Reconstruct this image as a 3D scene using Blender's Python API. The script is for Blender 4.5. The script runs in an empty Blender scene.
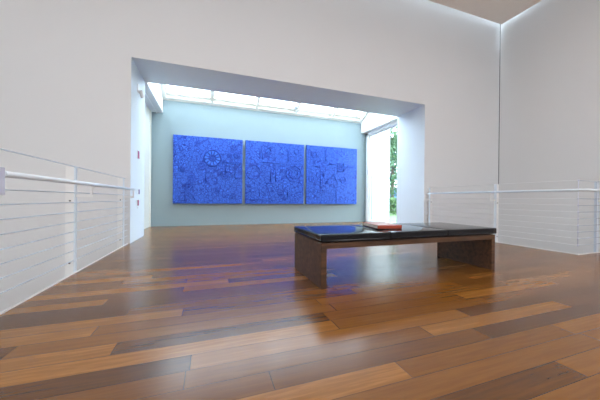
import bpy, bmesh, math, random
import numpy as np
from mathutils import Vector, Matrix
random.seed(7)
C = bpy.context.scene.collection
SC = bpy.context.scene

# ------------------------------------------------------------------ camera
RW = np.array([[0.94424726, 0.32915025, -0.00756406],
               [-0.32911608, 0.94427389, 0.00542499],
               [0.00892818, -0.00263308, 0.99995668]])
right = Vector(RW @ np.array([1, 0, 0])); fwd = Vector(RW @ np.array([0, 1, 0])); up = Vector(RW @ np.array([0, 0, 1]))
cam = bpy.data.cameras.new('camera'); cam.sensor_width = 36; cam.lens = 261.09 / 600 * 36
cam.clip_start = 0.02; cam.clip_end = 300
co = bpy.data.objects.new('camera', cam); C.objects.link(co)
m = Matrix.Identity(4)
for i in range(3):
    m[i][0] = right[i]; m[i][1] = up[i]; m[i][2] = -fwd[i]
m.translation = Vector((0, 0, 0.755)); co.matrix_world = m
SC.camera = co

# ------------------------------------------------------------------ world, exposure
w = bpy.data.worlds.new('overcast_sky'); SC.world = w; w.use_nodes = True
bg = w.node_tree.nodes['Background']
bg.inputs[0].default_value = (0.69, 0.86, 1.0, 1); bg.inputs[1].default_value = 12.5
SC.view_settings.view_transform = 'Standard'; SC.view_settings.look = 'None'
SC.view_settings.gamma = 1; SC.view_settings.use_curve_mapping = False
SC.view_settings.exposure = 0.0

# fill lamps added to light the gallery (area lights inside unseen luminaires)
CEIL = 5.50
ADDED_LAMPS = [(-2.2, 0.2), (1.2, 0.2), (4.6, 0.2), (-2.2, -3.2), (1.2, -3.2), (4.6, -3.2)]
for (x, y) in ADDED_LAMPS:
    l = bpy.data.lights.new('added_fill_light', 'AREA'); l.shape = 'RECTANGLE'; l.size = 1.5; l.size_y = 1.5
    l.energy = 63; l.color = (1.0, 0.975, 0.965)
    o = bpy.data.objects.new('added_fill_light', l); C.objects.link(o); o.location = (x, y, CEIL - 0.035)

# ------------------------------------------------------------------ helpers
def tag(o, label=None, cat=None, group=None, kind=None):
    if label: o['label'] = label
    if cat: o['category'] = cat
    if group: o['group'] = group
    if kind: o['kind'] = kind
    return o
def empty(name, loc, rz=0):
    o = bpy.data.objects.new(name, None); C.objects.link(o); o.location = loc; o.rotation_euler = (0, 0, rz)
    o.empty_display_size = 0.1
    return o
def box(bm, x0, x1, y0, y1, z0, z1, M=None):
    vs = [bm.verts.new((x, y, z)) for x in (x0, x1) for y in (y0, y1) for z in (z0, z1)]
    f = [(0, 1, 3, 2), (4, 6, 7, 5), (0, 4, 5, 1), (2, 3, 7, 6), (0, 2, 6, 4), (1, 5, 7, 3)]
    for q in f: bm.faces.new([vs[i] for i in q])
    if M is not None: bmesh.ops.transform(bm, matrix=M, verts=vs)
    return vs
def prism(bm, pts, x0, x1):      # polygon in YZ extruded along X
    a = [bm.verts.new((x0, y, z)) for y, z in pts]; b = [bm.verts.new((x1, y, z)) for y, z in pts]
    n = len(pts)
    bm.faces.new(a); bm.faces.new(b[::-1])
    for i in range(n): bm.faces.new([a[i], b[i], b[(i + 1) % n], a[(i + 1) % n]])
def tube(bm, pts, r, n=10, cap=True):
    pts = [Vector(p) for p in pts]; rings = []
    for i, p in enumerate(pts):
        if i == 0: t = pts[1] - p
        elif i == len(pts) - 1: t = p - pts[-2]
        else: t = (pts[i + 1] - p).normalized() + (p - pts[i - 1]).normalized()
        t.normalize()
        u = t.cross(Vector((0, 0, 1)))
        if u.length < 1e-3: u = t.cross(Vector((0, 1, 0)))
        u.normalize(); v = u.cross(t)
        k = 1.0
        if 0 < i < len(pts) - 1:
            c = (pts[i + 1] - p).normalized().dot((p - pts[i - 1]).normalized()); k = 1 / max(0.6, math.sqrt((1 + c) / 2))
        rings.append([bm.verts.new(p + (u * math.cos(a) * k + v * math.sin(a)) * r) for a in [2 * math.pi * j / n for j in range(n)]])
    for a, b in zip(rings, rings[1:]):
        for j in range(n):
            f = bm.faces.new([a[j], a[(j + 1) % n], b[(j + 1) % n], b[j]]); f.smooth = True
    if cap: bm.faces.new(rings[0][::-1]); bm.faces.new(rings[-1])
def obj(name, bm, mat, parent=None, bevel=0, seg=2, smooth=False):
    bmesh.ops.recalc_face_normals(bm, faces=bm.faces)
    me = bpy.data.meshes.new(name); bm.to_mesh(me); bm.free()
    o = bpy.data.objects.new(name, me); C.objects.link(o)
    if mat: me.materials.append(mat)
    if smooth:
        for p in me.polygons: p.use_smooth = True
    if bevel:
        b = o.modifiers.new('bevel', 'BEVEL'); b.width = bevel; b.segments = seg; b.limit_method = 'ANGLE'; b.angle_limit = 0.6
    if parent: o.parent = parent
    return o
def boxobj(name, dims, mat, parent=None, bevel=0, seg=2):
    bm = bmesh.new(); box(bm, *dims); return obj(name, bm, mat, parent, bevel, seg)
def copy_tree(o, parent=None):
    c = o.copy(); C.objects.link(c); c.parent = parent
    for ch in list(o.children): copy_tree(ch, c)
    return c

# ------------------------------------------------------------------ materials
class N:
    def __init__(s, name):
        s.m = bpy.data.materials.new(name); s.m.use_nodes = True; s.t = s.m.node_tree
        s.b = s.t.nodes['Principled BSDF']; s.out = s.t.nodes['Material Output']
    def n(s, typ, **k):
        o = s.t.nodes.new(typ)
        for a, v in k.items(): setattr(o, a, v)
        return o
    def l(s, a, b): s.t.links.new(a, b)
    def setin(s, sock, v):
        if isinstance(v, bpy.types.NodeSocket): s.l(v, sock)
        else: sock.default_value = v
    def math(s, op, a, b=None, c=None, clamp=False):
        o = s.n('ShaderNodeMath', operation=op); o.use_clamp = clamp; s.setin(o.inputs[0], a)
        if b is not None: s.setin(o.inputs[1], b)
        if c is not None: s.setin(o.inputs[2], c)
        return o.outputs[0]
    def mix(s, f, a, b, typ='MIX'):
        o = s.n('ShaderNodeMix', data_type='RGBA', blend_type=typ); s.setin(o.inputs[0], f)
        s.setin(o.inputs[6], a if isinstance(a, bpy.types.NodeSocket) else (*a, 1)); s.setin(o.inputs[7], b if isinstance(b, bpy.types.NodeSocket) else (*b, 1))
        return o.outputs[2]
    def coords(s):
        return s.n('ShaderNodeTexCoord').outputs['Object']
    def bump(s, h, strength=.2, dist=.01):
        b = s.n('ShaderNodeBump'); b.inputs['Strength'].default_value = strength; b.inputs['Distance'].default_value = dist
        s.l(h, b.inputs['Height']); s.l(b.outputs[0], s.b.inputs['Normal'])
def paint(name, col, rough=.6, var=.03, scale=6, bump=.03, metal=0, spec=.5):
    s = N(name); no = s.n('ShaderNodeTexNoise'); no.inputs['Scale'].default_value = scale; no.inputs['Detail'].default_value = 3
    s.l(s.coords(), no.inputs['Vector'])
    c = s.mix(no.outputs[0], tuple(x * (1 - var) for x in col), tuple(min(1, x * (1 + var)) for x in col))
    s.l(c, s.b.inputs['Base Color']); s.b.inputs['Roughness'].default_value = rough; s.b.inputs['Metallic'].default_value = metal
    s.b.inputs['Specular IOR Level'].default_value = spec
    if bump:
        n2 = s.n('ShaderNodeTexNoise'); n2.inputs['Scale'].default_value = 180; s.l(s.coords(), n2.inputs['Vector']); s.bump(n2.outputs[0], bump, .002)
    return s.m
M_wall = paint('white_plaster', (.79, .785, .785), .75, .015, .8, spec=.2)
M_white = paint('white_paint', (.86, .87, .87), .5, .01)
M_teal = paint('pale_teal_plaster', (.325, .405, .425), .7, .02, 1.2, spec=.2)
M_terrazzo = paint('pale_terrazzo', (.74, .74, .73), .5, .05, 30)
M_reveal = paint('daylight_tinted_reveal', (.76, .83, .88), .6, .01, spec=.2)
M_cream = paint('cream_window_paint', (.84, .83, .76), .4, .01)
M_ceil = paint('beige_ceiling_paint', (.93, .83, .75), .8, .02, spec=.1)
M_rail = paint('pale_steel_paint', (.74, .80, .86), .35, .02, metal=.0)
M_wire = paint('white_steel_wire', (.66, .72, .80), .35, .02)
M_post = paint('warm_white_steel', (.85, .84, .825), .4, .02)
M_lilac = paint('lilac_grey_steel', (.62, .62, .72), .45, .02)
M_dark = paint('dark_joint_filler', (.10, .10, .11), .8, .02)
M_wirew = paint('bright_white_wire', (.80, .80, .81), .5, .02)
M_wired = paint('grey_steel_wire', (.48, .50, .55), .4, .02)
M_bolt = paint('dark_bolt_steel', (.16, .13, .12), .4, .02, metal=.5)
M_red = paint('crimson_plastic', (.42, .03, .13), .4, .05)
M_purple = paint('purple_plastic', (.20, .10, .32), .4, .05)
M_pages = paint('paper_pages', (.72, .68, .62), .8, .04, 60)
M_cover = paint('orange_red_book_cover', (.36, .06, .028), .35, .06, 20)
M_spine = paint('dark_maroon_cloth', (.10, .018, .02), .5, .05, 20)
M_extw = paint('white_cladding', (.66, .66, .65), .7, .01)
M_bluewall = paint('blue_cladding', (.03, .10, .26), .6, .05)
M_bark = paint('grey_brown_bark', (.14, .10, .07), .9, .2, 8)
M_added_lamp_frame = paint('added_lamp_frame', (.8, .8, .8), .4, .01)

def leather():
    s = N('black_leather'); v = s.n('ShaderNodeTexVoronoi'); v.inputs['Scale'].default_value = 260; s.l(s.coords(), v.inputs['Vector'])
    no = s.n('ShaderNodeTexNoise'); no.inputs['Scale'].default_value = 7; s.l(s.coords(), no.inputs['Vector'])
    s.l(s.mix(no.outputs[0], (.010, .011, .014), (.020, .021, .024)), s.b.inputs['Base Color'])
    s.l(s.math('MULTIPLY_ADD', no.outputs[0], .03, .12), s.b.inputs['Roughness'])
    s.b.inputs['Specular IOR Level'].default_value = .22
    s.bump(v.outputs[0], .01, .0004); return s.m
M_leather = leather()
def walnut():
    s = N('dark_walnut'); mp = s.n('ShaderNodeMapping'); mp.inputs['Scale'].default_value = (3, 26, 26); s.l(s.coords(), mp.inputs[0])
    no = s.n('ShaderNodeTexNoise'); no.inputs['Scale'].default_value = 1.0; no.inputs['Detail'].default_value = 6; no.inputs['Distortion'].default_value = .6
    s.l(mp.outputs[0], no.inputs['Vector'])
    r = s.n('ShaderNodeValToRGB'); s.l(no.outputs[0], r.inputs[0]); r.color_ramp.elements[0].position = .3; r.color_ramp.elements[1].position = .72
    r.color_ramp.elements[0].color = (.034, .016, .008, 1); r.color_ramp.elements[1].color = (.135, .060, .026, 1)
    s.l(r.outputs[0], s.b.inputs['Base Color']); s.b.inputs['Roughness'].default_value = .42
    s.bump(no.outputs[0], .08, .002); return s.m
M_walnut = walnut()

PW = .118
def floor_mat():
    s = N('oiled_plank_floor'); sep = s.n('ShaderNodeSeparateXYZ'); s.l(s.coords(), sep.inputs[0])
    X, Y = sep.outputs[0], sep.outputs[1]
    v = s.math('DIVIDE', s.math('SUBTRACT', Y, 1.239), PW)
    row = s.math('FLOOR', v); fv = s.math('SUBTRACT', v, row)
    wn = s.n('ShaderNodeTexWhiteNoise', noise_dimensions='1D'); s.l(s.math('ADD', row, 17.3), wn.inputs['W'])
    L = s.math('MULTIPLY_ADD', wn.outputs[0], .7, 1.15)
    off = s.math('MULTIPLY', s.math('FRACT', s.math('MULTIPLY', wn.outputs[0], 13.7)), 2.0)
    u = s.math('DIVIDE', s.math('ADD', X, off), L)
    # keep a joint at x = -0.075 in row 0
    isr0 = s.math('COMPARE', row, 0.0, .1)
    u0 = s.math('DIVIDE', s.math('SUBTRACT', X, -.075), 1.7)
    u = s.math('ADD', s.math('MULTIPLY', u, s.math('SUBTRACT', 1.0, isr0)), s.math('MULTIPLY', u0, isr0))
    isr1 = s.math('COMPARE', row, -1.0, .1)
    u1 = s.math('DIVIDE', s.math('SUBTRACT', X, 1.19), 1.28)
    u = s.math('ADD', s.math('MULTIPLY', u, s.math('SUBTRACT', 1.0, isr1)), s.math('MULTIPLY', u1, isr1))
    col = s.math('FLOOR', u); fu = s.math('SUBTRACT', u, col)
    cv = s.n('ShaderNodeCombineXYZ'); s.l(row, cv.inputs[0]); s.l(col, cv.inputs[1])
    w2 = s.n('ShaderNodeTexWhiteNoise', noise_dimensions='2D'); s.l(cv.outputs[0], w2.inputs['Vector'])
    rnd = w2.outputs[0]
    dark = s.math('MULTIPLY', isr0, s.math('COMPARE', col, -1.0, .1))
    light = s.math('MULTIPLY', isr1, s.math('COMPARE', col, 0.0, .1))
    rnd = s.math('MULTIPLY_ADD', rnd, .70, .19)
    rnd = s.math('SUBTRACT', rnd, s.math('MULTIPLY', dark, .4), clamp=True)
    rnd = s.math('ADD', rnd, s.math('MULTIPLY', light, .35), clamp=True)
    # grain
    g = s.n('ShaderNodeCombineXYZ')
    s.l(s.math('ADD', s.math('MULTIPLY', X, 3.2), s.math('MULTIPLY', rnd, 40)), g.inputs[0]); s.l(s.math('MULTIPLY', Y, 60), g.inputs[1]); s.l(s.math('MULTIPLY', rnd, 9), g.inputs[2])
    no = s.n('ShaderNodeTexNoise'); no.inputs['Scale'].default_value = 1; no.inputs['Detail'].default_value = 6; no.inputs['Roughness'].default_value = .62; no.inputs['Distortion'].default_value = .25
    s.l(g.outputs[0], no.inputs['Vector'])
    r = s.n('ShaderNodeValToRGB'); e = r.color_ramp.elements
    e[0].position = 0; e[0].color = (.055, .024, .010, 1); e[1].position = 1; e[1].color = (.38, .17, .036, 1)
    a = e.new(.16); a.color = (.085, .034, .010, 1)
    a = e.new(.5); a.color = (.165, .063, .011, 1); a = e.new(.85); a.color = (.26, .106, .019, 1)
    s.l(s.math('ADD', rnd, s.math('MULTIPLY_ADD', no.outputs[0], .75, -.375), clamp=True), r.inputs[0])
    gr = s.mix(s.math('MULTIPLY_ADD', no.outputs[0], 1.2, -.3, clamp=True), r.outputs[0], (.72, .70, .68), 'MULTIPLY')
    base = s.mix(.75, r.outputs[0], gr)
    # joints
    jv = s.math('MINIMUM', fv, s.math('SUBTRACT', 1.0, fv)); ju = s.math('MINIMUM', fu, s.math('SUBTRACT', 1.0, fu))
    j = s.math('MAXIMUM', s.math('LESS_THAN', jv, .012), s.math('LESS_THAN', ju, .0014))
    base = s.mix(s.math('MULTIPLY', j, .75), base, (.02, .01, .006))
    s.l(base, s.b.inputs['Base Color'])
    big = s.n('ShaderNodeTexNoise'); big.inputs['Scale'].default_value = 2.2; s.l(s.coords(), big.inputs['Vector'])
    s.l(s.math('ADD', s.math('MULTIPLY_ADD', no.outputs[0], .08, .16), s.math('MULTIPLY', big.outputs[0], .08)), s.b.inputs['Roughness'])
    s.b.inputs['Specular IOR Level'].default_value = .58
    s.bump(s.math('SUBTRACT', s.math('MULTIPLY', no.outputs[0], .1), j), .03, .001)
    return s.m
M_floor = floor_mat()

def blue_mat(name, off):
    s = N(name); mp = s.n('ShaderNodeMapping'); mp.inputs['Location'].default_value = (off, off * .37, 0); s.l(s.coords(), mp.inputs[0])
    wp = s.n('ShaderNodeTexNoise'); wp.inputs['Scale'].default_value = 5; s.l(mp.outputs[0], wp.inputs['Vector'])
    va = s.n('ShaderNodeVectorMath', operation='MULTIPLY_ADD'); s.l(wp.outputs[1], va.inputs[0]); va.inputs[1].default_value = (.12, 0, .12); s.l(mp.outputs[0], va.inputs[2])
    fl = s.n('ShaderNodeVectorMath', operation='MULTIPLY'); s.l(va.outputs[0], fl.inputs[0]); fl.inputs[1].default_value = (1, 0, 1)
    hs = []
    for sc, k, met in ((9.5, 24, 'EUCLIDEAN'), (17, 14, 'MANHATTAN')):
        v = s.n('ShaderNodeTexVoronoi', distance=met); v.inputs['Scale'].default_value = sc; v.inputs['Randomness'].default_value = .85; s.l(fl.outputs[0], v.inputs['Vector'])
        hs.append(s.math('MULTIPLY_ADD', s.math('SINE', s.math('MULTIPLY', v.outputs['Distance'], k)), .5, .5))
    ed = s.n('ShaderNodeTexVoronoi', feature='DISTANCE_TO_EDGE'); ed.inputs['Scale'].default_value = 9.5; ed.inputs['Randomness'].default_value = .85; s.l(fl.outputs[0], ed.inputs['Vector'])
    line = s.math('LESS_THAN', ed.outputs[0], .05)
    sel = s.n('ShaderNodeTexNoise'); sel.inputs['Scale'].default_value = 3.1; s.l(mp.outputs[0], sel.inputs['Vector'])
    f = s.math('GREATER_THAN', sel.outputs[0], .5)
    h = s.math('ADD', s.math('MULTIPLY', hs[0], f), s.math('MULTIPLY', hs[1], s.math('SUBTRACT', 1.0, f)))
    h = s.math('MULTIPLY', h, s.math('SUBTRACT', 1.0, s.math('MULTIPLY', line, .8)))
    r = s.n('ShaderNodeValToRGB'); s.l(h, r.inputs[0]); e = r.color_ramp.elements
    e[0].position = .0; e[0].color = (.003, .030, .31, 1); e[1].position = .8; e[1].color = (.050, .175, .78, 1)
    s.l(r.outputs[0], s.b.inputs['Base Color']); s.b.inputs['Roughness'].default_value = .5; s.b.inputs['Specular IOR Level'].default_value = .4
    s.bump(h, .35, .006); return s.m
M_relief = paint('deep_blue_relief_paint', (.005, .055, .44), .5, .08, 30)
M_relief2 = paint('light_blue_relief_paint', (.05, .20, .85), .5, .08, 30)
M_edge = paint('blue_panel_edge', (.012, .06, .36), .6, .05, 10)

def glass_mat():
    s = N('clear_window_glass'); tr = s.n('ShaderNodeBsdfTransparent'); gl = s.n('ShaderNodeBsdfGlossy'); gl.inputs['Roughness'].default_value = .02
    no = s.n('ShaderNodeTexNoise'); no.inputs['Scale'].default_value = .7; s.l(s.coords(), no.inputs['Vector'])
    s.l(s.mix(no.outputs[0], (.96, .96, .96), (.98, .98, .98)), tr.inputs[0])
    lw = s.n('ShaderNodeLayerWeight'); lw.inputs[0].default_value = .5
    fr = s.math('MULTIPLY_ADD', s.math('POWER', lw.outputs['Facing'], 5.0), .5, .02)
    mx = s.n('ShaderNodeMixShader'); s.l(fr, mx.inputs[0]); s.l(tr.outputs[0], mx.inputs[1]); s.l(gl.outputs[0], mx.inputs[2]); s.l(mx.outputs[0], s.out.inputs[0])
    return s.m
M_glass = glass_mat()
def emit_mat(name, col, st):
    s = N(name); s.b.inputs['Base Color'].default_value = (.9, .9, .9, 1); s.b.inputs['Emission Color'].default_value = (*col, 1); s.b.inputs['Emission Strength'].default_value = st
    return s.m
M_diff = emit_mat('added_lamp_diffuser', (1, .95, .9), 1.2)
def foliage(name, a, b):
    s = N(name); no = s.n('ShaderNodeTexNoise'); no.inputs['Scale'].default_value = 1.4; s.l(s.coords(), no.inputs['Vector'])
    s.l(s.mix(no.outputs[0], a, b), s.b.inputs['Base Color']); s.b.inputs['Roughness'].default_value = .7; return s.m
M_leaf = foliage('green_leaves', (.035, .09, .03), (.09, .17, .08))
M_grass = foliage('short_grass', (.045, .10, .025), (.08, .15, .04))

# ------------------------------------------------------------------ the room shell
XL, XR, YF, YB, YR, ZL = -5.0, 7.496, 4.98, 7.83, -6.5, -3.4
NL, NR = -1.47, 5.15                 # niche side planes
JL, JR, SOF, YJ = -1.224, 4.915, 3.072, 5.955
def st(name, bm, mat, **k): return tag(obj(name, bm, mat, **k), kind='structure')
bm = bmesh.new()
box(bm, -1.25, XR, YR, 2.20, -.30, 0); box(bm, -1.25, 4.965, 2.20, YF, -.30, 0); box(bm, JL, JR, YF, YJ, -.30, 0); box(bm, NL - .05, NR + .05, YJ, YB, -.30, 0)
f = st('floor', bm, M_floor)
bm = bmesh.new(); box(bm, XL, XR, YR, YF, ZL - .2, ZL); st('floor_lower', bm, M_terrazzo)
# front wall with the deep opening
ZT = 6.3
bm = bmesh.new()
box(bm, XL, JL, YF, YJ, ZL, ZT); box(bm, JR, XR + .02, YF, YJ, ZL, ZT); box(bm, JL, JR, YF, YJ, SOF, ZT); box(bm, JL, JR, YF, YJ, ZL, -.301)
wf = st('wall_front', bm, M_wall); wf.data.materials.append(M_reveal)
for p in wf.data.polygons:      # the deep reveal of the opening has bluish daylight put into its colour
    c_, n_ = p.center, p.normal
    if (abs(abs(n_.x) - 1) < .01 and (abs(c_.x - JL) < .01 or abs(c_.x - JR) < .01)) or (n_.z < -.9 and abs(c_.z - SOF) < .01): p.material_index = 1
bm = bmesh.new(); box(bm, XR, XR + .2, YR, YF - .018, ZL, ZT); box(bm, XR + .02, XR + .2, YF - .018, YF + .2, ZL, ZT); st('wall_right', bm, M_wall)
bm = bmesh.new(); box(bm, XR - .002, XR + .02, YF - .016, YF - .002, ZL, 5.62); st('trim_1', bm, M_dark)      # shadow joint in the corner
bm = bmesh.new(); box(bm, XL - .2, XL, YR, YF + .2, ZL, ZT); st('wall_left', bm, M_wall)
# rear wall with an opening for the added window
bm = bmesh.new()
box(bm, XL - .2, XR + .2, YR - .2, YR, ZL, .9); box(bm, XL - .2, XR + .2, YR - .2, YR, 4.3, ZT)
box(bm, XL - .2, .2, YR - .2, YR, .9, 4.3); box(bm, 2.3, XR + .2, YR - .2, YR, .9, 4.3)
st('wall_rear', bm, M_wall)
# ceiling panel with a daylight slot along the front, left and right walls
GAP = .11
bm = bmesh.new(); box(bm, XL + GAP, XR - GAP, YR, YF - GAP, CEIL, CEIL + .10)
st('ceiling', bm, M_ceil)
bm = bmesh.new()
SL = .24
box(bm, XL, XR - .16, YR, YF - SL, ZT - .1, ZT); 
st('ceiling_roof', bm, M_wall)
bm = bmesh.new(); box(bm, XL, XR, YF - SL, YF, ZT - .06, ZT - .04); box(bm, XR - .16, XR, YR, YF - SL, ZT - .06, ZT - .04); g = st('window_4', bm, M_glass)
# niche
bm = bmesh.new(); box(bm, NL - .2, NR + .02, YB, YB + .2, -.3, 3.46); st('wall_back', bm, M_teal)
bm = bmesh.new(); box(bm, NL, NR - .01, YB - .012, YB, 0, .05); st('baseboard_back', bm, M_teal)
ang = math.radians(27); ca, sa = math.cos(ang), math.sin(ang)
Y0, Z0 = 7.80, 3.40
zt = lambda y: Z0 + (Y0 - y) * math.tan(ang)
for i, (a, b) in enumerate(((NL - .2, -1.18), (4.93, NR + .05))):
    bm = bmesh.new(); prism(bm, [(YB, 3.045), (YB, zt(YB) + .16), (YJ, zt(YJ) + .16), (YJ, 3.045)], a, b); st('trim_%d' % (2 + i), bm, M_white)
# short return walls beside the side windows
bm = bmesh.new(); box(bm, NR, NR + .2, 7.74, YB, -.3, 3.045); box(bm, NL - .2, NL, 7.74, YB, -.3, 3.045); st('wall_return', bm, M_teal)

# ------------------------------------------------------------------ windows
def side_window(name, x0, x1, inner):
    e = tag(empty(name, (0, 0, 0)), kind='structure')
    bm = bmesh.new()
    box(bm, x0, x1, 7.62, 7.74, 0, 3.045); box(bm, x0, x1, YJ, YJ + .06, 0, 3.045)
    box(bm, x0, x1, YJ, 7.74, 2.955, 3.045); box(bm, x0, x1, YJ, 7.74, 0, .05)
    obj('frame', bm, M_cream if x0 < 0 else M_white, e, .006)
    xm = (x0 + x1) / 2 + inner * .02
    bm = bmesh.new()
    box(bm, xm - .02, xm + .02, 7.575, 7.62, .05, 2.955); box(bm, xm - .02, xm + .02, YJ + .06, 7.62, 2.91, 2.955); box(bm, xm - .02, xm + .02, YJ + .06, YJ + .10, .05, 2.955); box(bm, xm - .02, xm + .02, YJ + .06, 7.62, .05, .085)
    obj('sash', bm, M_cream if x0 < 0 else M_white, e, .004)
    bm = bmesh.new(); box(bm, xm - .004, xm + .004, YJ + .08, 7.59, .07, 2.93); obj('pane', bm, M_glass, e)
    return e
side_window('window_1', 5.09, 5.20, 1)
bm = bmesh.new(); box(bm, NL - .2, NL, YJ, 7.74, -.3, 3.045); st('wall_niche_left', bm, M_cream)
bm = bmesh.new(); box(bm, NL, NL + .03, 7.70, 7.76, 0, 3.045); box(bm, NL, NL + .03, 6.5, 6.56, 0, 3.045); st('trim_8', bm, M_cream)
bm = bmesh.new(); box(bm, NL + .02, -1.20, YJ, YB, 3.035, 3.045); box(bm, -1.34, -1.32, YJ, YB, 3.015, 3.035); st('trim_9', bm, M_rail)
# sloping skylight over the niche
e = tag(empty('window_3', (0, Y0, Z0)), kind='structure')
e.rotation_euler = (-ang, 0, 0)      # local -Y runs up the slope
LEN = (Y0 - YJ) / ca
def sk(name, dims, mat, parent=e, bevel=.004):
    bm = bmesh.new(); box(bm, *dims); return obj(name, bm, mat, parent, bevel)
mx = [-1.18, .065, 1.32, 2.545, 3.79, 4.93]
bm = bmesh.new(); box(bm, -1.18, 4.93, -.075, .03, .0, .10); box(bm, -1.18, -1.10, -LEN, -.075, .0, .16); box(bm, 4.85, 4.93, -LEN, -.075, .0, .16); box(bm, -1.18, 4.93, -LEN, -LEN + .08, 0, .16)
obj('frame', bm, M_cream, e, .005)
for x in mx[1:-1]: sk('mullion', (x - .028, x + .028, -LEN + .08, -.075, .0, .13), M_cream)
for i in range(5):
    a = mx[i] + (.08 if i == 0 else .028); b = mx[i + 1] - (.08 if i == 4 else .028)
    bm = bmesh.new(); y1, y0 = -.075, -LEN + .08
    box(bm, a, b, y1 - .085, y1, .085, .135); box(bm, a, b, y0, y0 + .06, .085, .135); box(bm, a, a + .03, y0 + .06, y1 - .085, .085, .135); box(bm, b - .03, b, y0 + .06, y1 - .085, .085, .135)
    s_ = obj('sash', bm, M_cream, e, .004)
    sk('pane', (a + .03, b - .03, y0 + .06, y1 - .085, .105, .113), M_glass, s_, 0)
for x in (2.47, 4.62): sk('opener', (x - .035, x + .035, -.30, -.20, .03, .085), M_rail)
# rear window, added out of view to let more light into the gallery
e = tag(empty('added_rear_window', (0, 0, 0)), kind='structure')
bm = bmesh.new()
for x in (.2, 1.2, 2.2): box(bm, x, x + .1, YR - .15, YR - .05, .9, 4.3)
box(bm, .2, 2.3, YR - .15, YR - .05, .9, 1.0); box(bm, .2, 2.3, YR - .15, YR - .05, 4.2, 4.3)
obj('frame', bm, M_white, e)  # frame of the added rear window
bm = bmesh.new(); box(bm, .3, 2.2, YR - .11, YR - .10, 1, 4.2); obj('pane', bm, M_glass, e)  # pane of the added rear window
# white kerbs along the floor edges
bm = bmesh.new(); box(bm, -1.256, -1.25, YR, YF, -.32, .012); st('trim_4', bm, M_post)
bm = bmesh.new(); box(bm, 4.965, 4.971, 2.206, YF, -.32, .012); st('trim_5', bm, M_post)
bm = bmesh.new(); box(bm, 4.965, XR, 2.20, 2.206, -.32, .012); st('trim_6', bm, M_post)

# ------------------------------------------------------------------ outdoors
bm = bmesh.new(); box(bm, NR + .2, NR + 60, YJ, 70, -.5, -.12); box(bm, -40, NL - .2, YJ, 70, -.5, -.12)
tag(obj('ground', bm, M_grass), kind='structure')
bm = bmesh.new()
zs = [-.12, .035, .792, 1.552, 2.315, 3.075, 3.84, 4.6]
for a, b in zip(zs, zs[1:]): box(bm, NR + .2, 6.2, 7.9, 8.2, a + .015, b - .015)
box(bm, NR + .2, 6.17, 7.95, 8.2, -.12, 4.6)
tag(obj('wall_exterior', bm, M_extw), kind='structure')
def tree(x, y, h, r, label, n=2600, trunkh=None):
    e = tag(empty('garden_tree', (x, y, -.12)), label, 'tree')
    bm = bmesh.new(); rr = random.Random(int(x * 100))
    tube(bm, [(0, 0, 0), (.05, .03, h * .3), (-.05, .05, h * .75)], .16, 8); 
    for k in range(5):
        a = rr.random() * 6.28; tube(bm, [(0, 0, h * (.3 + .08 * k)), (math.cos(a) * r * .6, math.sin(a) * r * .6, h * (.5 + .08 * k))], .06, 6)
    obj('trunk', bm, M_bark, e)
    bm = bmesh.new(); blobs = [(rr.gauss(0, r * .42), rr.gauss(0, r * .42), h * (.22 + .7 * rr.random()), r * (.3 + .25 * rr.random())) for _ in range(16)]
    for k in range(n):
        b = rr.choice(blobs); d = Vector((rr.gauss(0, 1), rr.gauss(0, 1), rr.gauss(0, 1))).normalized() * b[3] * (.6 + .4 * rr.random())
        p = Vector(b[:3]) + d; u = Vector((rr.gauss(0, 1), rr.gauss(0, 1), rr.gauss(0, 1))).normalized(); v = u.cross(d).normalized(); s_ = .13
        bm.faces.new([bm.verts.new(p + u * s_), bm.verts.new(p + v * s_ * .6), bm.verts.new(p - u * s_), bm.verts.new(p - v * s_ * .6)])
    obj('foliage', bm, M_leaf, e)
tree(15.2, 19.0, 8.5, 2.6, 'tall leafy green tree outside the right-hand window', 6000)
bm = bmesh.new(); box(bm, 12, 40, 27, 31, -.12, 2.2)
e = tag(obj('garden_building', bm, M_bluewall, bevel=.03), 'low blue clad building far beyond the garden, under the tree', 'building')
bm = bmesh.new(); prism(bm, [(26.7, 2.2), (26.7, 2.4), (29, 3.6), (31.3, 2.4), (31.3, 2.2)], 11.8, 40.2); obj('roof', bm, M_extw, e)
bm = bmesh.new(); rr = random.Random(3)
for k in range(5200):
    p = Vector((8.5 + rr.random() * 10, 13.2 + rr.random() * .9, -.1 + rr.random() ** .8 * 1.0)); u = Vector((rr.gauss(0, 1), rr.gauss(0, 1), rr.gauss(0, 1))).normalized(); v = Vector((rr.gauss(0, 1), rr.gauss(0, 1), rr.gauss(0, 1))).normalized(); s_ = .07
    bm.faces.new([bm.verts.new(p + u * s_), bm.verts.new(p + v * s_), bm.verts.new(p - u * s_), bm.verts.new(p - v * s_)])
tag(obj('garden_hedge', bm, M_grass), 'low bright green hedge in the garden seen through the window', 'hedge')

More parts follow.
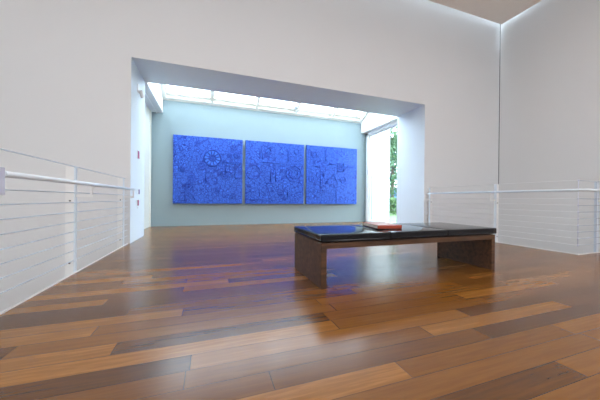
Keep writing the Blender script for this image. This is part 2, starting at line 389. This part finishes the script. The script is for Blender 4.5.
# ------------------------------------------------------------------ the three blue panels
def ring_bm(bm, cx, cz, r, t, y=-.028, n=28, sx=1):
    pts = [(cx + math.cos(a) * r * sx, y, cz + math.sin(a) * r) for a in [2 * math.pi * k / n for k in range(n + 1)]]
    b = bmesh.new(); tube(b, pts, t, 6, False); obj('ring_relief', b, M_relief, e)
def line_bm(bm, pts, t, y=-.028):
    b = bmesh.new(); tube(b, [(x, y, z) for x, z in pts], t, 6); obj('line_relief', b, M_relief, e)
def panel(x0, x1, z0, z1, label, off):
    cx, cz = (x0 + x1) / 2, (z0 + z1) / 2; hw, hh = (x1 - x0) / 2, (z1 - z0) / 2
    kk = .988      # the faces stand forward of the wall
    e = tag(empty('blue_panel', (cx * kk, YB - .075, .755 + (cz - .755) * kk)), label, 'artwork', 'blue relief panels on the back wall'); hw *= kk; hh *= kk
    bm = bmesh.new(); box(bm, -hw, hw, -.022, .0, -hh, hh); obj('face', bm, blue_mat('blue_doodle_relief', off), e, .004)
    bm = bmesh.new(); box(bm, -hw, hw, .0, .05, -hh, hh); obj('tray', bm, M_edge, e, .003)
    for sx in (-1, 1): boxobj('mounting_batten', (sx * hw * .7 - .05, sx * hw * .7 + .05, .05, .075, -hh * .8, hh * .8), M_dark, e)
    return e, cx, cz
P = []
P.append(panel(-.93, .925, .61, 2.487, 'blue relief panel with the spoked wheel, leftmost of the three', 0))
P.append(panel(1.01, 2.85, .608, 2.492, 'blue relief panel in the middle, with a crossbar and two large circles', 5.3))
P.append(panel(2.94, 4.785, .608, 2.497, 'blue relief panel with a small boxed circle, rightmost beside the window', 11.1))
e, cx, cz = P[0]
def rel(f, name='relief', mat=None):
    f(None)
wx, wz = .085 - cx, 1.90 - cz
def wheel(bm):
    ring_bm(bm, wx, wz, .225, .016); ring_bm(bm, wx, wz, .085, .014); ring_bm(bm, wx, wz, .04, .010)
    for k in range(12):
        a = k * math.pi / 6 + .2; line_bm(bm, [(wx + math.cos(a) * .09, wz + math.sin(a) * .09), (wx + math.cos(a) * .22, wz + math.sin(a) * .22)], .009)
rel(wheel, 'wheel_relief')
for k in range(12):
    a = (k + .5) * math.pi / 6 + .2; bm = bmesh.new()
    pt = lambda r_, d, y: (wx + math.cos(a + d) * r_, y, wz + math.sin(a + d) * r_)
    q = [(.11, -.13), (.11, .13), (.20, .17), (.20, -.17)]
    A = [bm.verts.new(pt(*c_, -.022)) for c_ in q]; B = [bm.verts.new(pt(*c_, -.033)) for c_ in q]
    bm.faces.new(A); bm.faces.new(B[::-1])
    for n_ in range(4): bm.faces.new([A[n_], B[n_], B[(n_ + 1) % 4], A[(n_ + 1) % 4]])
    obj('petal_relief', bm, M_relief2, e)
def rings1(bm):
    for x, z, r_ in ((.76, 2.02, .085), (.66, 2.22, .08), (-.20, 1.66, .09), (.55, 2.0, .06), (-.30, 2.28, .07), (.42, 1.45, .11), (-.45, 1.30, .10), (.2, 1.0, .08), (.66, .85, .07), (-.7, 1.55, .08)):
        ring_bm(bm, x - cx, z - cz, r_, .010); ring_bm(bm, x - cx, z - cz, r_ * .4, .008)
rel(rings1, 'ring_relief')
def dia1(bm):
    for k in (.13, .06): line_bm(bm, [(-.55 - cx, 1.08 + k - cz), (-.55 + k - cx, 1.08 - cz), (-.55 - cx, 1.08 - k - cz), (-.55 - k - cx, 1.08 - cz), (-.55 - cx, 1.08 + k - cz)], .011)
    line_bm(bm, [(-.62 - cx, .70 - cz), (-.60 - cx, .86 - cz), (-.52 - cx, .93 - cz), (-.42 - cx, .86 - cz), (-.36 - cx, .72 - cz)], .012)
rel(dia1, 'diamond_relief')
def box1(bm):
    for a, b, c, d in ((.36, .62, 1.40, 1.80), (.70, .88, 1.35, 1.78), (.42, .56, 1.5, 1.7), (-.1, .1, 1.2, 1.5)):
        line_bm(bm, [(a - cx, c - cz), (b - cx, c - cz), (b - cx, d - cz), (a - cx, d - cz), (a - cx, c - cz)], .009)
rel(box1, 'square_relief')
e, cx, cz = P[1]
def m2(bm):
    line_bm(bm, [(1.50 - cx, 1.86 - cz), (2.22 - cx, 1.86 - cz)], .010); line_bm(bm, [(1.78 - cx, 1.84 - cz), (1.78 - cx, 1.30 - cz)], .010); line_bm(bm, [(1.93 - cx, 1.84 - cz), (1.93 - cx, 1.30 - cz)], .010)
    line_bm(bm, [(1.62 - cx, 1.24 - cz), (2.08 - cx, 1.24 - cz)], .010); line_bm(bm, [(1.15 - cx, .74 - cz), (1.8 - cx, .74 - cz)], .009)
    for x in (1.45, 1.52, 2.32): line_bm(bm, [(x - cx, 1.95 - cz), (x - cx, 2.3 - cz)], .008)
    line_bm(bm, [(1.45 - cx, 1.15 - cz), (1.45 - cx, .85 - cz)], .008); line_bm(bm, [(2.32 - cx, 1.15 - cz), (2.32 - cx, .8 - cz)], .008)
rel(m2, 'line_relief')
def r2(bm):
    ring_bm(bm, 2.5 - cx, 1.56 - cz, .24, .011); ring_bm(bm, 1.25 - cx, 1.56 - cz, .21, .011); ring_bm(bm, 2.5 - cx, 1.56 - cz, .14, .009); ring_bm(bm, 1.7 - cx, 2.2 - cz, .09, .009); ring_bm(bm, 2.6 - cx, 2.25 - cz, .08, .009); ring_bm(bm, 2.1 - cx, .95 - cz, .09, .009)
rel(r2, 'ring_relief')
e, cx, cz = P[2]
def m3(bm):
    bx = lambda a, b, c, d: line_bm(bm, [(a - cx, c - cz), (b - cx, c - cz), (b - cx, d - cz), (a - cx, d - cz), (a - cx, c - cz)], .011)
    bx(4.04, 4.27, 1.70, 1.96)
    line_bm(bm, [(3.25 - cx, 1.82 - cz), (3.62 - cx, 1.82 - cz)], .010); line_bm(bm, [(3.43 - cx, 1.98 - cz), (3.43 - cx, 1.25 - cz)], .010); line_bm(bm, [(3.72 - cx, 1.92 - cz), (4.02 - cx, 1.92 - cz)], .009)
    line_bm(bm, [(3.60 - cx, 1.28 - cz), (3.9 - cx, 1.62 - cz), (4.05 - cx, 1.28 - cz), (3.60 - cx, 1.28 - cz)], .009); line_bm(bm, [(4.3 - cx, 1.86 - cz), (4.74 - cx, 1.86 - cz)], .008)
    line_bm(bm, [(3.62 - cx, 2.0 - cz), (3.62 - cx, 2.45 - cz)], .008); line_bm(bm, [(4.0 - cx, .65 - cz), (4.0 - cx, 1.2 - cz)], .008)
rel(m3, 'line_relief')
def r3(bm):
    ring_bm(bm, 4.155 - cx, 1.83 - cz, .06, .012); ring_bm(bm, 4.25 - cx, 1.42 - cz, .10, .009); ring_bm(bm, 3.43 - cx, 1.03 - cz, .05, .010, sx=2); ring_bm(bm, 3.5 - cx, 1.2 - cz, .04, .009, sx=2); ring_bm(bm, 3.12 - cx, 1.42 - cz, .10, .009, sx=.8); ring_bm(bm, 3.2 - cx, 2.2 - cz, .09, .009); ring_bm(bm, 3.43 - cx, 1.55 - cz, .13, .009)
rel(r3, 'ring_relief')

# ------------------------------------------------------------------ bench
bx0, bx1, by0, by1 = .895, 2.985, 2.01, 2.735
be = tag(empty('gallery_bench', (0, 0, 0)), 'dark walnut gallery bench with a black leather cushion top', 'bench')
T = .052; DT = .385
bm = bmesh.new(); box(bm, bx0 + T, bx1 - T, by0, by1, .335, DT); obj('deck', bm, M_walnut, be, .003)
bm = bmesh.new(); box(bm, bx0, bx0 + T, by0, by1, 0, DT); l = obj('end_panel', bm, M_walnut, be, .003)
bm = bmesh.new(); box(bm, bx1 - T, bx1, by0, by1, 0, DT); obj('end_panel', bm, M_walnut, be, .003)
bm = bmesh.new(); box(bm, bx0 + .03, bx1 - .03, by0 + .04, by1 - .04, DT, .395); obj('cushion_base', bm, M_dark, be)
sx = [bx0 - .008, 1.588, 2.288, bx1 + .012]
for a, b in zip(sx, sx[1:]):
    bm = bmesh.new(); box(bm, a + .0015, b - .0015, by0 - .012, by1 + .012, .395, .458)
    bmesh.ops.subdivide_edges(bm, edges=bm.edges[:], cuts=5, use_grid_fill=True)
    for v in bm.verts:
        if v.co.z > .457:
            tx = 1 - abs((v.co.x - (a + b) / 2) / ((b - a) / 2)) ** 4; ty = 1 - abs((v.co.y - (by0 + by1) / 2) / ((by1 - by0 + .024) / 2)) ** 4
            v.co.z += .008 * tx * ty
    c = obj('cushion', bm, M_leather, be, .024, 5, True)

# ------------------------------------------------------------------ book on the bench
bk = tag(empty('red_book', (1.585, 2.195, .4665), math.radians(-9)), 'thick orange-red book lying flat on the leather bench', 'book')
W, D, H = .262, .36, .036
boxobj('cover', (0, W, 0, D, H - .004, H), M_cover, bk, .001)
bm = bmesh.new(); box(bm, 0, W, 0, D, 0, .005); obj('back_cover', bm, M_spine, bk, .001)
boxobj('pages', (.004, W - .006, .006, D - .006, .005, H - .004), M_pages, bk)
bm = bmesh.new(); box(bm, 0, W, -.004, .006, .003, H); obj('spine', bm, M_cover, bk, .0015)

# ------------------------------------------------------------------ railings
ZW = [.755 + (z - .755) * 1.018 for z in (1.055, .80, .705, .61, .515, .42, .328, .236, .142)]
def railing(side, label):
    if side < 0: X, s, xe, ZH = -1.263, 1, XL + .05, .888
    else: X, s, xe, ZH = 4.984, -1, XR - .05, .918
    e = tag(empty('guard_railing', (X, 3.5, 0)), label, 'railing'); IX = -X; L = lambda p: (p[0] - X, p[1] - 3.5, p[2])
    Xh = X + s * .133; Yc, Yh = 2.215, 2.08
    # handrail with a rounded corner
    pts = [(Xh, YF - .18, ZH)] + [(Xh, Yh + .09, ZH)]
    for k in range(1, 6):
        a = k / 6 * math.pi / 2; pts.append((Xh - s * .09 * (1 - math.cos(a)), Yh + .09 - .09 * math.sin(a), ZH))
    pts += [(Xh - s * .09, Yh, ZH), (xe, Yh, ZH)]
    if side < 0: pts = [(Xh, YF - .18, ZH), (Xh, 2.0, ZH)]
    bm = bmesh.new(); tube(bm, [L(p) for p in pts], .019, 12); h = obj('handrail', bm, M_rail, e)
    ends = [(3.21, 'Y'), (4.77, 'Y')] if side < 0 else [(3.36, 'Y'), (4.88, 'Y')]
    if side < 0: ends += [(1.65, 'Y'), (.09, 'Y'), (-1.47, 'Y')]
    def post(y):
        bm = bmesh.new()
        box(bm, -.08 if s > 0 else .006, -.006 if s > 0 else .08, y - 3.5 - .008, y - 3.5 + .008, -.16, 1.06)
        p = obj('post', bm, M_post, e, .002)
        bm = bmesh.new(); box(bm, -.006, .006, y - 3.5 - .02, y - 3.5 + .02, -.16, 1.06); obj('flange', bm, M_rail, p, .002)
        for z in (.72, .10):
            bm = bmesh.new(); tube(bm, [(-.04 * s, y - 3.5 - .016, z), (-.04 * s, y - 3.5 + .016, z)], .008, 8); obj('bolt', bm, M_bolt, p)
        if True:
            bm = bmesh.new(); box(bm, min(0, s * .133) - (.01 if s < 0 else -.006), max(0, s * .133) + (.01 if s > 0 else -.006), y - 3.5 - .006, y - 3.5 + .006, .757, .783)
            box(bm, s * .133 - .010, s * .133 + .010, y - 3.5 - .010, y - 3.5 + .010, .783, ZH - .012); b = obj('bracket', bm, M_post, e, .001)
    for y, _ in ends: post(y)
    # posts on the return leg
    for d in ((.50, 2.0) if side > 0 else ()):
        xx = X - s * d; 
        bm = bmesh.new(); box(bm, xx - X - .03, xx - X + .03, Yc - 3.5, Yc - 3.5 + .012, -.16, 1.06); box(bm, xx - X - .008, xx - X + .008, Yc - 3.5 + .012, Yc - 3.5 + .04, -.16, 1.06); obj('post', bm, M_wire, e, .002)
        bm = bmesh.new(); box(bm, xx - X - .006, xx - X + .006, -.135 + Yc - 3.5, Yc - 3.5, .757, .783); box(bm, xx - X - .006, xx - X + .006, Yh - 3.5 - .007, Yh - 3.5 + .007, .783, ZH - .012); obj('bracket', bm, M_post, e, .001)
    # corner rod and horizontal bars running round the corner
    if side > 0:
        bm = bmesh.new(); tube(bm, [(0, Yc - 3.5, .13), (0, Yc - 3.5, 1.065)], .004, 8); cr = obj('corner_rod', bm, M_lilac, e)
        for z in ZW:
            bm = bmesh.new(); tube(bm, [(0, Yc - 3.5, z - .012), (0, Yc - 3.5, z + .012)], .010, 8); obj('clamp', bm, M_lilac, cr)
    for z in ZW:
        pts = [L((X, YF - .002 if z < 1 else YF - .10, z)), L((X, Yc, z)), L((xe, Yc, z))]
        if side < 0: pts = [pts[0], L((X, -1.47, z))]
        else:
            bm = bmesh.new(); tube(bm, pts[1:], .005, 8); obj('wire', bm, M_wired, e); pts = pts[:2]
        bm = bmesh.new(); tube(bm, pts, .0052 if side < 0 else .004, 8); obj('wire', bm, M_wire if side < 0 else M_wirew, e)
    if side < 0:
        bm = bmesh.new(); box(bm, .118, .143, 1.55 - 3.5, 2.0 - 3.5, .765, .925); obj('rail_plate', bm, M_lilac, e, .004)
        bm = bmesh.new(); tube(bm, [L((Xh, 1.70, ZH)), L((Xh, -1.47, ZH))], .019, 12); obj('handrail', bm, M_rail, e)
    return e
railing(-1, 'pale steel railing with thin horizontal bars along the left floor edge')
railing(1, 'pale steel railing with thin horizontal bars behind the bench, by the right corner')

# ------------------------------------------------------------------ small things on the left jamb
def plate(y, z, w_, h_, mat, label, name, cat, d=.018):
    e = tag(empty(name, (JL, y, z)), label, cat)
    boxobj('housing', (0, d * .6, -w_ / 2 - .008, w_ / 2 + .008, -h_ / 2 - .008, h_ / 2 + .008), M_white, e, .003)
    boxobj('front_cover', (d * .6, d, -w_ / 2, w_ / 2, -h_ / 2, h_ / 2), mat, e, .004)
    return e
plate(5.44, 1.535, .085, .135, M_red, 'crimson wall plate on the left jamb, highest of the three', 'wall_plate', 'wall plate')
plate(5.49, .865, .06, .085, M_purple, 'purple wall plate on the left jamb, between the two crimson ones', 'wall_plate', 'wall plate')
plate(5.43, .665, .075, .10, M_red, 'crimson wall plate on the left jamb, just above its small grey tag', 'wall_plate', 'wall plate')
e = plate(5.44, .575, .06, .015, M_lilac, 'tiny grey strip tag low on the left jamb', 'wall_tag', 'tag', .008)
e = tag(empty('wall_spotlight', (JL, 5.40, 2.66)), 'small white spotlight fixed high on the left jamb', 'spotlight')
bm = bmesh.new(); box(bm, 0, .02, -.04, .04, -.01, .13); obj('mounting_plate', bm, M_white, e, .004)
bm = bmesh.new(); tube(bm, [(.02, 0, .02), (.05, .0, .0)], .012, 8); obj('arm', bm, M_white, e)
bm = bmesh.new(); tube(bm, [(.045, -.02, .02), (.06, .03, -.04), (.07, .055, -.075)], .035, 14); obj('head', bm, M_white, e)

# ------------------------------------------------------------------ added ceiling luminaires, out of view, holding the fill lights
proto = None
names = {(-2.2, .2): 'front row left', (1.2, .2): 'front row middle', (4.6, .2): 'front row right', (-2.2, -3.2): 'back row left', (1.2, -3.2): 'back row middle', (4.6, -3.2): 'back row right'}
for (x, y) in ADDED_LAMPS:
    if proto is None:
        proto = o = empty('added_ceiling_lamp', (x, y, CEIL))
        bm = bmesh.new()
        for a in ((-.82, .82, -.82, -.76), (-.82, .82, .76, .82), (-.82, -.76, -.76, .76), (.76, .82, -.76, .76)): box(bm, *a, -.05, 0)
        obj('frame', bm, M_added_lamp_frame, o, .004); boxobj('added_diffuser', (-.76, .76, -.76, .76, -.025, -.015), M_diff, o)
    else:
        o = copy_tree(proto); o.location = (x, y, CEIL)
    tag(o, 'square white fill lamp added over the gallery, ' + names[(x, y)], 'ceiling lamp', 'unseen fill lamps added in the gallery ceiling')
